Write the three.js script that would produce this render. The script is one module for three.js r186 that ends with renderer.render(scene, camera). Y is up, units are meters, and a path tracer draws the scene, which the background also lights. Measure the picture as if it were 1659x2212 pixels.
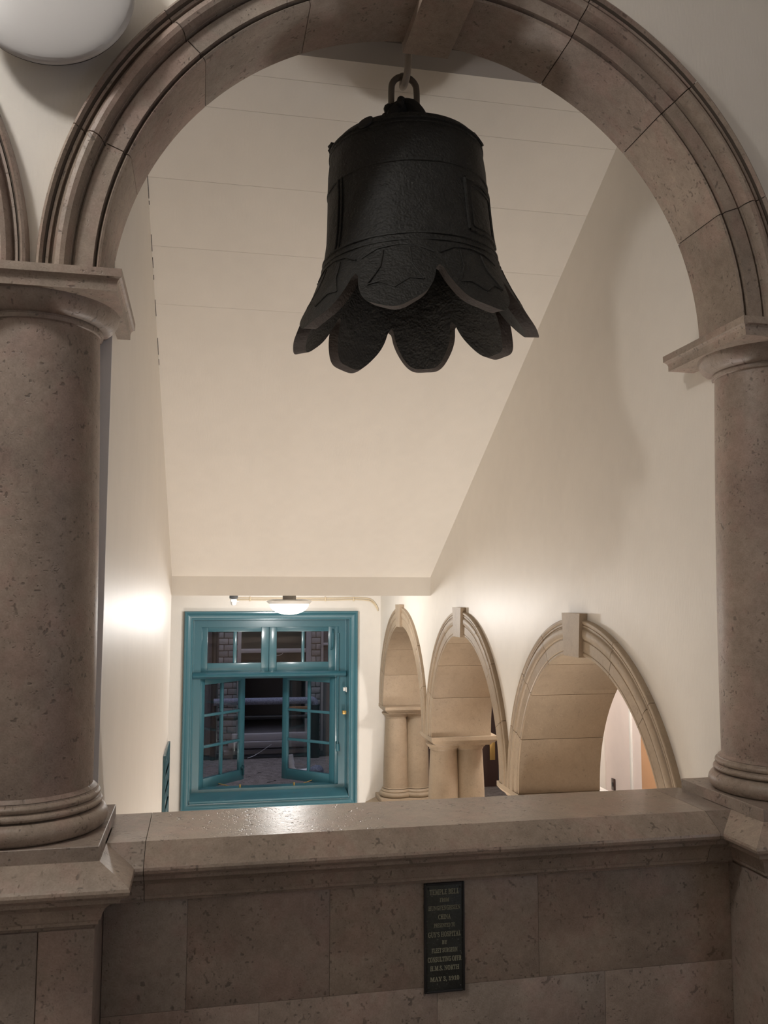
import * as THREE from 'three';
import { RoundedBoxGeometry } from 'three/addons/geometries/RoundedBoxGeometry.js';
import { mergeGeometries, toCreasedNormals } from 'three/addons/utils/BufferGeometryUtils.js';
import { FontLoader } from 'three/addons/loaders/FontLoader.js';
import { TextGeometry } from 'three/addons/geometries/TextGeometry.js';
import { RectAreaLightUniformsLib } from 'three/addons/lights/RectAreaLightUniformsLib.js';

// ---------------------------------------------------------------- camera, sky, area lights, exposure
const scene = new THREE.Scene();
const EYE = 1.6;                       // everything below is built with heights relative to eye level, lifted by EYE at the end
const camera = new THREE.PerspectiveCamera(2 * Math.atan(1106 / 1880) * 180 / Math.PI, 1659 / 2212, 0.05, 60);
camera.rotation.order = 'YXZ';
camera.rotation.set(0.0957, -0.1919, 0.0013);
scene.add(camera);
const renderer = new THREE.WebGLRenderer({ antialias: true });
renderer.toneMapping = THREE.LinearToneMapping;
renderer.toneMappingExposure = 1.05;
renderer.shadowMap.enabled = true;
scene.background = new THREE.Color().setRGB(1.7, 1.8, 2.25);   // dull evening sky over the light well
RectAreaLightUniformsLib.init();
const LAMP = { bay: [0.54, -0.085, -6.4, 3.3], landing: [-1.25, 2.0, -1.02, 3.8], landingFill: [0.5, 2.0, 2.0, 0.3], hall: [2.55, 0.12, -5.4, 5.0], flight: [0.98, -2.9, -4.0, 10.6] };
const WARM = new THREE.Color().setRGB(1, 0.97, 0.94);
const daylight = new THREE.RectAreaLight(new THREE.Color().setRGB(0.80, 0.87, 1.0), 0.75, 1.3, 1.5);
daylight.position.set(3.12, 0.15, 0.55); daylight.lookAt(0, 0.15, -0.4);

// ---------------------------------------------------------------- helpers
let seed = 7;
const rnd = () => { seed = (seed * 1664525 + 1013904223) % 4294967296; return seed / 4294967296; };
const used = new Map();
function numbered(n) { const k = used.get(n) || 0; used.set(n, k + 1); return k ? `${n}_${String(k).padStart(3, '0')}` : n; }
const WORLD = { p: [0, 0, 0], r: 0 };
const ARC = { p: [0, 0, -2.146], r: 0.0135 };                 // the arcade's own frame: x along it, z out of its face
const SIDE = { p: [1.45, 0, 0], r: -Math.PI / 2 };           // face of the right-hand wall: local x = world z, local z = -world x
function thing(name, label, category, base = [0, 0, 0], frame = WORLD, group) {
  const o = new THREE.Group(); o.name = numbered(name);
  const c = Math.cos(frame.r), s = Math.sin(frame.r), [x, y, z] = base;
  o.position.set(frame.p[0] + x * c + z * s, frame.p[1] + y, frame.p[2] - x * s + z * c);
  o.rotation.y = frame.r; o.userData = { label, category }; if (group) o.userData.group = group;
  o.userData.__b = base; scene.add(o); return o;
}
function struct(name, frame = WORLD, base = [0, 0, 0], label) {
  const o = thing(name, label, undefined, base, frame); delete o.userData.category; if (!label) delete o.userData.label;
  o.userData.kind = 'structure'; return o;
}
function uvBox(g, scale = 0.72, ou = rnd() * 3, ov = rnd() * 3) {
  const p = g.attributes.position, n = p.count, uv = new Float32Array(n * 2);
  const a = new THREE.Vector3(), b = new THREE.Vector3(), c = new THREE.Vector3(), e = new THREE.Vector3(), f = new THREE.Vector3();
  for (let i = 0; i < n; i += 3) {
    a.fromBufferAttribute(p, i); b.fromBufferAttribute(p, i + 1); c.fromBufferAttribute(p, i + 2);
    e.subVectors(b, a); f.subVectors(c, a); e.cross(f);
    const ax = Math.abs(e.x), ay = Math.abs(e.y), az = Math.abs(e.z);
    [a, b, c].forEach((v, k) => {
      const [u, w] = ax > ay && ax > az ? [v.z, v.y] : ay > az ? [v.x, v.z] : [v.x, v.y];
      uv[(i + k) * 2] = u / scale + ou; uv[(i + k) * 2 + 1] = w / scale + ov;
    });
  }
  g.setAttribute('uv', new THREE.BufferAttribute(uv, 2)); return g;
}
function soft(geos, crease = 0.6, keepUv = false) {           // merge, crease, give metre uv
  let list = (Array.isArray(geos) ? geos : [geos]).map(g => { g = g.index ? g.toNonIndexed() : g; for (const k of Object.keys(g.attributes)) if (!['position', 'normal', 'uv'].includes(k)) g.deleteAttribute(k); g.deleteAttribute('normal'); if (!keepUv) g.deleteAttribute('uv'); g.clearGroups?.(); return g; });
  let g = list.length > 1 ? mergeGeometries(list) : list[0];
  g.computeVertexNormals(); g = toCreasedNormals(g, crease);
  if (!keepUv) uvBox(g); return g;
}
function part(name, geos, mat, parent, label, crease) {
  const m = new THREE.Mesh(geos.isBufferGeometry && geos.userData.done ? geos : soft(geos, crease), mat);
  m.name = name; m.castShadow = m.receiveShadow = true; if (label) m.userData.label = label;
  parent.add(m);
  if (parent.userData.__b) { const b = parent.userData.__b; m.position.set(-b[0], -b[1], -b[2]); }
  return m;
}
function round(geos, cx, cz, R0, crease = .5) {               // lathe-turned stone: texture wrapped round the axis
  const g = soft(geos, crease), p = g.attributes.position, uv = g.attributes.uv, o = rnd() * 3, cs = Array.isArray(cz) ? cz : [cz];
  for (let i = 0; i < p.count; i += 3) {
    const mz = (p.getZ(i) + p.getZ(i + 1) + p.getZ(i + 2)) / 3, zc = cs.reduce((a, b) => Math.abs(b - mz) < Math.abs(a - mz) ? b : a);
    const th = [0, 1, 2].map(k => Math.atan2(p.getX(i + k) - cx, p.getZ(i + k) - zc));
    const hi = Math.max(...th); th.forEach((t, k) => { if (hi - t > Math.PI) t += 2 * Math.PI; uv.setXY(i + k, t * R0 / .72 + o, p.getY(i + k) / .72 + o); });
  }
  g.userData.done = true; return g;
}
const box = (x0, x1, y0, y1, z0, z1) => { const g = new THREE.BoxGeometry(x1 - x0, y1 - y0, z1 - z0); g.translate((x0 + x1) / 2, (y0 + y1) / 2, (z0 + z1) / 2); return g; };
const rbox = (x0, x1, y0, y1, z0, z1, r = 0.003) => { const g = new RoundedBoxGeometry(x1 - x0, y1 - y0, z1 - z0, 1, Math.min(r, (x1 - x0) * .45, (y1 - y0) * .45, (z1 - z0) * .45)); g.translate((x0 + x1) / 2, (y0 + y1) / 2, (z0 + z1) / 2); return g; };
const V3 = (x, y, z) => new THREE.Vector3(x, y, z);
function meshFrom(pos) { const g = new THREE.BufferGeometry(); g.setAttribute('position', new THREE.Float32BufferAttribute(pos, 3)); return g; }
function ccw(pr) { let a = 0; for (let i = 0; i < pr.length; i++) { const [x, y] = pr[i], [u, v] = pr[(i + 1) % pr.length]; a += x * v - u * y; } return a > 0 ? pr : pr.slice().reverse(); }
function caps(pr) { return THREE.ShapeUtils.triangulateShape(pr.map(p => new THREE.Vector2(...p)), []); }
function arcSeg(profile, a0, a1, n, cx = 0, cy = 0) {         // profile [r, z] swept round an arch
  const pr = ccw(profile), pos = [], P = (k, i) => { const a = a0 + (a1 - a0) * i / n, [r, z] = pr[k]; return [cx + r * Math.cos(a), cy + r * Math.sin(a), z]; };
  for (let i = 0; i < n; i++) for (let k = 0; k < pr.length; k++) { const l = (k + 1) % pr.length, A = P(k, i), B = P(l, i), C = P(l, i + 1), D = P(k, i + 1); pos.push(...A, ...C, ...B, ...A, ...D, ...C); }
  for (const [a, b, c] of caps(pr)) { pos.push(...P(a, 0), ...P(b, 0), ...P(c, 0)); pos.push(...P(a, n), ...P(c, n), ...P(b, n)); }
  // make sure faces point outwards
  return meshFrom(pos);
}
function prismX(profile, x0, x1) {                            // profile [z, y] run along x
  const pr = ccw(profile), pos = [], P = (k, x) => [x, pr[k][1], pr[k][0]];
  for (let k = 0; k < pr.length; k++) { const l = (k + 1) % pr.length; pos.push(...P(k, x0), ...P(k, x1), ...P(l, x1), ...P(k, x0), ...P(l, x1), ...P(l, x0)); }
  for (const [a, b, c] of caps(pr)) { pos.push(...P(a, x0), ...P(b, x0), ...P(c, x0)); pos.push(...P(a, x1), ...P(c, x1), ...P(b, x1)); }
  return meshFrom(pos);
}
function loft(loops) {                                        // loops of points, same count, bottom to top or top to bottom
  const pos = [], n = loops[0].length;
  for (let i = 0; i + 1 < loops.length; i++) for (let k = 0; k < n; k++) { const l = (k + 1) % n, A = loops[i][k], B = loops[i][l], C = loops[i + 1][l], D = loops[i + 1][k]; pos.push(...A, ...B, ...C, ...A, ...C, ...D); }
  for (let k = 1; k + 1 < n; k++) { const F = loops[0], T = loops[loops.length - 1]; pos.push(...F[0], ...F[k + 1], ...F[k]); pos.push(...T[0], ...T[k], ...T[k + 1]); }
  return meshFrom(pos);
}
const rect = (x0, x1, z0, z1, y, d = 0) => [[x0 - d, y, z1 + d], [x1 + d, y, z1 + d], [x1 + d, y, z0 - d], [x0 - d, y, z0 - d]];
function lathe(pts, x = 0, z = 0, seg = 64) { const g = new THREE.LatheGeometry(pts.map(p => new THREE.Vector2(...p)), seg); g.translate(x, 0, z); return g; }
function tube(pts, r, seg = 24, rs = 8, closed = false) { return new THREE.TubeGeometry(new THREE.CatmullRomCurve3(pts.map(p => V3(...p)), closed, 'centripetal'), seg, r, rs, closed); }
function bar(a, b, r, rs = 10) { const A = V3(...a), B = V3(...b), d = B.clone().sub(A), g = new THREE.CylinderGeometry(r, r, d.length(), rs); g.applyQuaternion(new THREE.Quaternion().setFromUnitVectors(V3(0, 1, 0), d.clone().normalize())); g.translate(...A.add(B).multiplyScalar(.5).toArray()); return g; }
function copyOf(o, label, pos, group) { const r = o.clone(); r.name = numbered(o.name.replace(/_\d{3}$/, '')); r.userData = { ...o.userData, label }; if (group) r.userData.group = group; r.position.set(...pos); scene.add(r); return r; }

// ---------------------------------------------------------------- textures
function noiseGrid(n) { const a = new Float32Array(n * n); for (let i = 0; i < n * n; i++) a[i] = rnd(); return { n, a }; }
const G = [4, 8, 16, 32, 64, 128, 256].map(noiseGrid);
function vn(g, u, v) { const n = g.n, x = u * n, y = v * n; let x0 = Math.floor(x), y0 = Math.floor(y); let fx = x - x0, fy = y - y0; fx = fx * fx * (3 - 2 * fx); fy = fy * fy * (3 - 2 * fy); x0 = ((x0 % n) + n) % n; y0 = ((y0 % n) + n) % n; const x1 = (x0 + 1) % n, y1 = (y0 + 1) % n, a = g.a; return (a[y0 * n + x0] * (1 - fx) + a[y0 * n + x1] * fx) * (1 - fy) + (a[y1 * n + x0] * (1 - fx) + a[y1 * n + x1] * fx) * fy; }
const toS = l => 255 * (l <= 0.0031308 ? 12.92 * l : 1.055 * Math.pow(Math.max(l, 0), 1 / 2.4) - 0.055);
function tex(N, fn, srgb) {
  const d = new Uint8Array(N * N * 4);
  for (let y = 0; y < N; y++) for (let x = 0; x < N; x++) { const c = fn(x / N, y / N), i = (y * N + x) * 4; for (let k = 0; k < 3; k++) { const v = Array.isArray(c) ? c[k] : c; d[i + k] = Math.max(0, Math.min(255, srgb ? toS(v) : v * 255)); } d[i + 3] = 255; }
  const t = new THREE.DataTexture(d, N, N); t.wrapS = t.wrapT = THREE.RepeatWrapping; t.magFilter = THREE.LinearFilter; t.minFilter = THREE.LinearMipmapLinearFilter; t.generateMipmaps = true; if (srgb) t.colorSpace = THREE.SRGBColorSpace; t.needsUpdate = true; return t;
}
const sm = (a, b, x) => { const t = Math.max(0, Math.min(1, (x - a) / (b - a))); return t * t * (3 - 2 * t); };
const pits = (u, v) => sm(.70, .83, vn(G[5], u, v) * .6 + vn(G[4], u + .3, v + .1) * .4) * sm(.36, .6, vn(G[2], u + .5, v)) + .75 * sm(.72, .88, vn(G[6], u, v) * .65 + vn(G[4], u + .7, v + .4) * .35);
const stoneMap = tex(1024, (u, v) => {
  const big = vn(G[0], u, v) * .5 + vn(G[1], u + .2, v) * .3 + vn(G[2], u, v + .4) * .2, mid = vn(G[3], u, v) * .5 + vn(G[4], u, v) * .5, fine = vn(G[6], u, v), pink = vn(G[1], u + .37, v + .61) * .6 + vn(G[3], u + .1, v + .2) * .4;
  let L = .72 + .46 * big + .26 * (mid - .5) + .22 * (fine - .5);
  const p = Math.min(1, pits(u, v)); L *= 1 - .42 * p; const r = sm(.42, .72, pink) * .5;
  return [.335 * L * (1 + .06 * r), .279 * L * (1 - .08 * r), .236 * L * (1 - .06 * r)];
}, true);
const softMap = tex(512, (u, v) => {
  const big = vn(G[0], u, v) * .5 + vn(G[1], u + .2, v) * .3 + vn(G[2], u, v + .4) * .2, fine = vn(G[5], u, v);
  const L = .82 + .30 * big + .10 * (fine - .5) - .06 * sm(.66, .9, vn(G[3], u, v + .3)) - .25 * Math.min(1, pits(u, v)) * sm(.55, .75, vn(G[1], u, v));
  return [.345 * L, .287 * L, .228 * L];
}, true);
const stoneBump = tex(1024, (u, v) => .75 + .12 * vn(G[3], u, v) + .1 * vn(G[6], u, v) - .6 * Math.min(1, pits(u, v)));
const plasterMap = tex(512, (u, v) => { const b = vn(G[0], u, v) * .5 + vn(G[2], u, v) * .5; const L = .97 + .05 * b + .015 * (vn(G[6], u, v) - .5); return [.80 * L, .755 * L, .69 * L]; }, true);
const plasterBump = tex(512, (u, v) => .4 * vn(G[1], u, v) + .3 * vn(G[5], u, v * .25) + .3 * vn(G[6], u, v * .125));
const bellMap = tex(512, (u, v) => { const b = vn(G[1], u, v) * .5 + vn(G[3], u, v) * .5, f = vn(G[6], u, v), L = .7 + .5 * b + .25 * (f - .5); const sp = sm(.93, .98, vn(G[6], u + .4, v)); return [.025 * L + .08 * sp, .025 * L + .08 * sp, .0235 * L + .07 * sp]; }, true);
const bellBump = tex(512, (u, v) => vn(G[3], u, v) * .4 + vn(G[5], u, v) * .35 + vn(G[6], u, v) * .25);
const roofMap = tex(512, (u, v) => { const L = .7 + .4 * vn(G[2], u, v) + .3 * vn(G[5], u, v) - .35 * sm(.74, .8, vn(G[4], u, v)); return [.25 * L, .215 * L, .205 * L]; }, true);
const frostMap = tex(512, (u, v) => { const L = .55 + .45 * sm(.3, .7, vn(G[5], u, v) * .5 + vn(G[6], u, v) * .5); return [.30 * L, .32 * L, .44 * L]; }, true);

// ---------------------------------------------------------------- materials
const M = {};
const stoneTint = [[1, 1, 1], [1.04, 1.01, .97], [.94, .925, .92], [1, .955, .94], [.97, .98, .98]];
M.stone = stoneTint.map(t => new THREE.MeshPhysicalMaterial({ map: stoneMap, color: new THREE.Color().setRGB(...t), roughness: .46, bumpMap: stoneBump, bumpScale: .0012, specularIntensity: .8 }));
M.warmLitStone = [[1.02, .95, .83], [1.08, 1.0, .88], [.97, .9, .8], [1.02, .93, .8]].map(t => new THREE.MeshPhysicalMaterial({ map: softMap, color: new THREE.Color().setRGB(...t), roughness: .5, bumpMap: stoneBump, bumpScale: .0006 }));  // softer stone, warm lamplight on the side arcade put into the tint
M.polished = M.stone.slice(0, 3).map(m => { const c = m.clone(); c.roughness = .3; return c; });
M.mortar = new THREE.MeshStandardMaterial({ color: new THREE.Color().setRGB(.09, .07, .055), roughness: .95 });
const st = (set = M.stone) => set[Math.floor(rnd() * set.length)];
M.plaster = new THREE.MeshPhysicalMaterial({ map: plasterMap, roughness: .42, bumpMap: plasterBump, bumpScale: .0004 });
M.plasterMatt = new THREE.MeshStandardMaterial({ map: plasterMap, roughness: .75, bumpMap: plasterBump, bumpScale: .0004 });
M.teal = new THREE.MeshPhysicalMaterial({ color: new THREE.Color().setRGB(.043, .15, .19), roughness: .35, clearcoat: .8, clearcoatRoughness: .16, bumpMap: plasterBump, bumpScale: .0004 });
M.tealDark = new THREE.MeshPhysicalMaterial({ color: new THREE.Color().setRGB(.02, .075, .095), roughness: .3, clearcoat: .6, clearcoatRoughness: .2 });
M.glass = new THREE.MeshPhysicalMaterial({ color: 0xffffff, roughness: .03, transmission: 1, thickness: 0, ior: 1.5 });
M.bell = new THREE.MeshStandardMaterial({ map: bellMap, bumpMap: bellBump, bumpScale: .004, roughness: .62, metalness: .25 });
M.bellRim = new THREE.MeshStandardMaterial({ color: new THREE.Color().setRGB(.036, .027, .023), bumpMap: bellBump, bumpScale: .004, roughness: .75, metalness: .1 });
M.iron = new THREE.MeshStandardMaterial({ color: new THREE.Color().setRGB(.03, .029, .027), roughness: .7, metalness: .3 });
M.steel = new THREE.MeshStandardMaterial({ color: new THREE.Color().setRGB(.20, .175, .15), roughness: .5, metalness: .35 });
M.paintedSteel = new THREE.MeshStandardMaterial({ color: new THREE.Color().setRGB(.46, .41, .36), roughness: .5 });
M.whitePlastic = new THREE.MeshPhysicalMaterial({ color: new THREE.Color().setRGB(.78, .76, .72), roughness: .35, clearcoat: .3, clearcoatRoughness: .2 });
M.opal = new THREE.MeshPhysicalMaterial({ color: new THREE.Color().setRGB(.50, .49, .485), roughness: .32, clearcoat: .4, clearcoatRoughness: .3 });
M.daylitPlaster = new THREE.MeshStandardMaterial({ map: plasterMap, color: new THREE.Color().setRGB(1.08, 1.13, 1.25), roughness: .6 });  // plaster with the cool daylight on the wall end put into its tint
M.soffitShade = new THREE.MeshStandardMaterial({ color: new THREE.Color().setRGB(.22, .20, .19), roughness: .6 });  // grey for the shade under the beam
M.black = new THREE.MeshStandardMaterial({ color: new THREE.Color().setRGB(.02, .02, .021), roughness: .6 });
M.cream = new THREE.MeshStandardMaterial({ color: new THREE.Color().setRGB(.72, .60, .42), roughness: .5 });
M.plateBronze = new THREE.MeshStandardMaterial({ map: bellMap, color: new THREE.Color().setRGB(2.2, 2.4, 2.3), roughness: .5, metalness: .3, bumpMap: bellBump, bumpScale: .001 });
M.letter = new THREE.MeshStandardMaterial({ color: new THREE.Color().setRGB(.36, .36, .27), roughness: .5, metalness: .3 });
M.brass = new THREE.MeshStandardMaterial({ color: new THREE.Color().setRGB(.62, .40, .13), roughness: .4, metalness: .6 });
M.darkWood = new THREE.MeshPhysicalMaterial({ color: new THREE.Color().setRGB(.045, .02, .016), roughness: .35, clearcoat: .4, clearcoatRoughness: .2 });
M.orangeWood = new THREE.MeshStandardMaterial({ color: new THREE.Color().setRGB(.52, .29, .155), roughness: .5 });
M.daylitPane = new THREE.MeshStandardMaterial({ color: new THREE.Color().setRGB(.36, .50, .60), roughness: .3 });  // daylight behind the door glass, put into an opaque pale blue
M.pink = new THREE.MeshStandardMaterial({ map: plasterMap, color: new THREE.Color().setRGB(.94, .86, .88), roughness: .6 });
M.floor = new THREE.MeshStandardMaterial({ map: stoneMap, color: new THREE.Color().setRGB(.7, .7, .72), roughness: .5 });
M.roof = new THREE.MeshStandardMaterial({ map: roofMap, roughness: .9, bumpMap: stoneBump, bumpScale: .006 });
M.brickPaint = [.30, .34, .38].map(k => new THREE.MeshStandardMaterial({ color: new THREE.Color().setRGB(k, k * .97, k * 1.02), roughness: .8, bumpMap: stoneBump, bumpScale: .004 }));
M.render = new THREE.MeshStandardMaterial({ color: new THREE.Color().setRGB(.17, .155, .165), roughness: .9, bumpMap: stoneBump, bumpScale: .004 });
M.whiteWood = new THREE.MeshStandardMaterial({ color: new THREE.Color().setRGB(.55, .52, .54), roughness: .6, bumpMap: stoneBump, bumpScale: .002 });
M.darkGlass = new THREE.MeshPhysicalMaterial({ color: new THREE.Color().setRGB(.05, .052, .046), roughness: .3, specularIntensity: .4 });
M.pipe = new THREE.MeshStandardMaterial({ color: new THREE.Color().setRGB(.018, .018, .022), roughness: .5 });
M.frost = new THREE.MeshStandardMaterial({ map: frostMap, roughness: .8 });
M.whitePipe = new THREE.MeshStandardMaterial({ color: new THREE.Color().setRGB(.80, .80, .86), roughness: .5 });
M.bulb = new THREE.MeshStandardMaterial({ color: 0xffffff, emissive: new THREE.Color().setRGB(1, .88, .7), emissiveIntensity: 4, roughness: .4 });
M.sheen = new THREE.MeshStandardMaterial({ color: 0xffffff, emissive: new THREE.Color().setRGB(.55, .68, 1), emissiveIntensity: .8, roughness: .4 });

// ---------------------------------------------------------------- structure: the stair hall
const XL = -.27, XR = 1.45, ZS = 5.80, HS = .1237, ZB = 7.61, slopeY = z => HS + .534 * (ZS + z);   // z negative
function extrude(shape, depth, curve = 24) { return new THREE.ExtrudeGeometry(shape, { depth, bevelEnabled: false, curveSegments: curve }); }
const poly = (pts, holes = []) => { const s = new THREE.Shape(pts.map(p => new THREE.Vector2(...p))); for (const h of holes) s.holes.push(new THREE.Path(h.map(p => new THREE.Vector2(...p)))); return s; };
const AC = [.567, .738], PITCH = 1.992, RIN = .845;            // near arcade: centre, spacing, inner radius
{
  const f = struct('floor', ARC); part('slab', box(-3.3, 3.3, -1.8, -1.6, -.20, 5.4), M.floor, f);
  const c = struct('ceiling', WORLD); part('slab', box(-3.4, 3.4, 2.35, 2.5, -2.72, 3.4), M.plasterMatt, c);
  const wb = struct('wall_south'); part('plaster', box(-3.4, 3.4, -1.7, 2.4, 3.2, 3.4), M.plasterMatt, wb);
  const ww = struct('wall_west'); part('plaster', box(-3.4, -3.2, -1.7, 2.4, -2.3, 3.3), M.plasterMatt, ww);
  const we = struct('wall_east'); part('plaster', box(3.2, 3.4, -1.7, 2.4, -2.3, 3.3), M.plasterMatt, we);
  // spandrel wall over the arcade, cut by the arches
  const wa = struct('wall_arcade', ARC), pts = [[-3.3, 2.4], [-3.3, .738]];
  for (const cx of [AC[0] - PITCH, AC[0]]) for (let i = 0; i <= 48; i++) { const a = Math.PI * (1 - i / 48); pts.push([cx + .983 * Math.cos(a), .738 + .983 * Math.sin(a)]); }
  pts.push([1.775, .738], [1.775, -1.6], [3.3, -1.6], [3.3, 2.4]);
  const g = extrude(poly(pts), .18); g.translate(0, 0, -.13); part('plaster', g, M.plasterMatt, wa);
  // spine wall on the left of the shaft, its end facing the landing
  const wl = struct('wall_left'); part('plaster', box(-.62, XL, -4.4, 2.4, -ZS, -2.285), M.plaster, wl); part('end_face', box(-.62, XL, -1.6, .74, -2.285, -2.279), M.daylitPlaster, wl, 'end of the wall with cool daylight put into its tint');
  // right-hand wall with three arches
  const RC = [-6.725, -5.03, -3.335], wr = struct('wall_right', SIDE), q = [[-ZB, 2.5], [-ZB, -.938]];
  for (const cz of RC) for (let i = 0; i <= 40; i++) { const a = Math.PI * (1 - i / 40); q.push([cz + .842 * Math.cos(a), -.938 + .842 * Math.sin(a)]); }
  q.push([-2.489, -4.4], [-2.283, -4.4], [-2.283, 2.5]);
  const h = extrude(poly(q), .40); h.translate(0, 0, -.40); part('plaster', h, M.plaster, wr);
  // sloping soffit of the flight above: boarded near the beam, one skim lower down
  const sl = struct('ceiling'), zs = [-2.712, -2.79, -2.905, -3.17, -3.448, -3.72, -ZS];
  for (let i = 0; i + 1 < zs.length; i++) { const a = zs[i] - .0004, b = zs[i + 1] + .0004; part('panel', prismX([[a, slopeY(a)], [b, slopeY(b)], [b, slopeY(b) + .12], [a, slopeY(a) + .12]], XL - .02, XR + .02), M.plasterMatt, sl); }
  part('backing', prismX([[-2.712, slopeY(-2.712) + .0015], [-ZS, slopeY(-ZS) + .0015], [-ZS, slopeY(-ZS) + .3], [-2.712, slopeY(-2.712) + .3]], XL - .03, XR + .03), M.plasterMatt, sl);
  const crk = []; for (const [z0, z1] of [[-3.12, -3.25], [-3.262, -3.275], [-3.40, -3.47], [-3.50, -3.545], [-3.58, -3.6], [-3.70, -3.78], [-3.9, -3.99], [-4.02, -4.05]]) crk.push(prismX([[z0, slopeY(z0) + .002], [z1, slopeY(z1) + .002], [z1, slopeY(z1) - .0035], [z0, slopeY(z0) - .003]], XL - .001, XL + .0022));
  part('open_joint', crk, M.black, sl, 'dark open joint between sloping ceiling and wall');
  const tr = struct('trim'); part('beam', box(XL - .02, XR + .02, 1.779, 2.4, -2.712, -2.592), M.plasterMatt, tr); part('soffit_shade', box(XL - .02, XR + .02, 1.771, 1.779, -2.712, -2.590), M.soffitShade, tr);  // thin grey sheet paints the bell shadow on the beam underside
  const tr2 = struct('trim'); part('downstand', box(XL - .35, XR + .02, -.002, .13 + .3, -ZS - .1, -ZS), M.plasterMatt, tr2);
  const cb = struct('ceiling'); part('slab', box(-2.6, 1.85, 0, .3, -7.9, -ZS - .05), M.plasterMatt, cb);
  const ch = struct('ceiling'); part('slab', box(1.80, 3.5, .35, .5, -9.0, -2.2), M.plasterMatt, ch);
  const cl = struct('ceiling'); part('slab', box(-2.6, -.6, 2.35, 2.5, -ZS - .1, -2.7), M.plasterMatt, cl);
  // back wall with the window opening
  const wk = struct('wall_back'); const ho = [[-.2, -.17], [1.2, -.17], [1.2, -1.76], [-.2, -1.76]];
  const k = extrude(poly([[-2.6, .3], [-2.6, -4.4], [1.85, -4.4], [1.85, .3]], [ho]), .3); k.translate(0, 0, -ZB - .3); part('plaster', k, M.plaster, wk);
  const wo = struct('wall_outer_left'); part('plaster', box(-2.8, -2.6, -4.4, 2.5, -7.9, -2.27), M.plasterMatt, wo);
  const wq = struct('wall_left_flight'); part('plaster', box(-2.6, -.6, .28, 2.5, -ZS - .12, -ZS - .02), M.plasterMatt, wq);
  const wd = struct('wall_under_landing'); part('plaster', box(-2.8, 3.5, -4.4, -1.6, -2.36, -2.29), M.plasterMatt, wd);
  // half landing and the flight going down towards us
  const steps = [[-7.7, -4.4], [-7.7, -2.75], [-5.8, -2.75]]; for (let i = 0; i < 9; i++) { const z = -5.8 + i * .27, y = -2.75 - (i + 1) * .15; steps.push([z, y], [z + .27, y]); } steps.push([-2.3, -4.1], [-2.3, -4.4]);
  const fl = struct('floor'); part('stair_flight', prismX(steps, -2.6, 1.85), M.floor, fl);
  const fh = struct('floor'); part('slab', box(1.85, 3.5, -2.9, -2.75, -9.0, -2.3), M.floor, fh);
}
// ---------------------------------------------------------------- archivolt builder, shared by both arcades
function archProfile(ri, zb, k) {
  const o = [[0, zb], [0, .05 * k], [.003, .058 * k], [.008, .061 * k], [.012, .057 * k], [.014, .049 * k], [.017, .049 * k], [.019, .066 * k], [.060, .066 * k], [.062, .055 * k], [.066, .055 * k], [.068, .07 * k]];
  for (let i = 0; i <= 6; i++) { const a = Math.PI * (1 - i / 6); o.push([.089 + .02 * Math.cos(a), .07 * k + .026 * k * Math.sin(a)]); }
  o.push([.111, .062 * k], [.115, .062 * k], [.116, .078 * k], [.122, .08 * k], [.123, .07 * k], [.126, .07 * k], [.128, .086 * k], [.134, .094 * k], [.140, .09 * k], [.143, .08 * k], [.143, zb]);
  return o.map(([d, z]) => [ri + d, z]);
}
const ANG = [0, 21.8, 43.5, 65.2, 114.8, 136.6, 158.2, 180].map(d => d * Math.PI / 180);
function stoneArch(t, cx, cy, ri, zb, k, from, to, keyGeo, set = M.stone) {
  const pr = archProfile(ri, zb, k), mid = (a, b) => (a + b) / 2;
  const rings = [[0, 1], [1, 2], [2, 3], [3, 4], [4, 5], [5, 6], [6, 7]];
  for (const [a, b] of rings) {
    if (a < from || b > to) continue;
    const gap = .0013 / ri, list = a === 3 ? [[ANG[3], Math.PI / 2], [Math.PI / 2, ANG[4]]] : [[ANG[a], ANG[b]]];
    for (const [s, e] of list) part('voussoir', arcSeg(pr, s + gap, e - gap, 10, cx, cy), st(set), t, undefined, .5);
  }
  const mo = pr.map(([r, z]) => [r < ri + .02 ? r + .004 : r > ri + .12 ? r - .004 : r, z > 0 ? Math.max(z - .006, .004) : z + .004]);
  part('mortar', arcSeg(mo, ANG[from] + .004, ANG[to] - .004, 64, cx, cy), M.mortar, t);
  if (keyGeo) part('keystone', keyGeo, st(set), t, 'projecting wedge shaped keystone');
}
function keyWedge(cx, y0, y1, w0, w1, z0, z1) { return loft([rect(cx - w0, cx + w0, z0, z1, y0), rect(cx - w1, cx + w1, z0, z1, y1)]); }
{
  const t = thing('stone_arch', 'large round moulded stone arch framing the hanging bell', 'arch', [AC[0], AC[1], 0], ARC);
  stoneArch(t, AC[0], AC[1], RIN, -.15, 1, 0, 7, keyWedge(AC[0] + .005, 1.555, 1.76, .067, .085, -.162, .14));
  const u = thing('stone_arch', 'neighbouring stone arch cut off at the left edge under the round white lamp', 'arch', [AC[0] - PITCH, AC[1], 0], ARC);
  stoneArch(u, AC[0] - PITCH, AC[1], RIN, -.15, 1, 0, 3);
}
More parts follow.
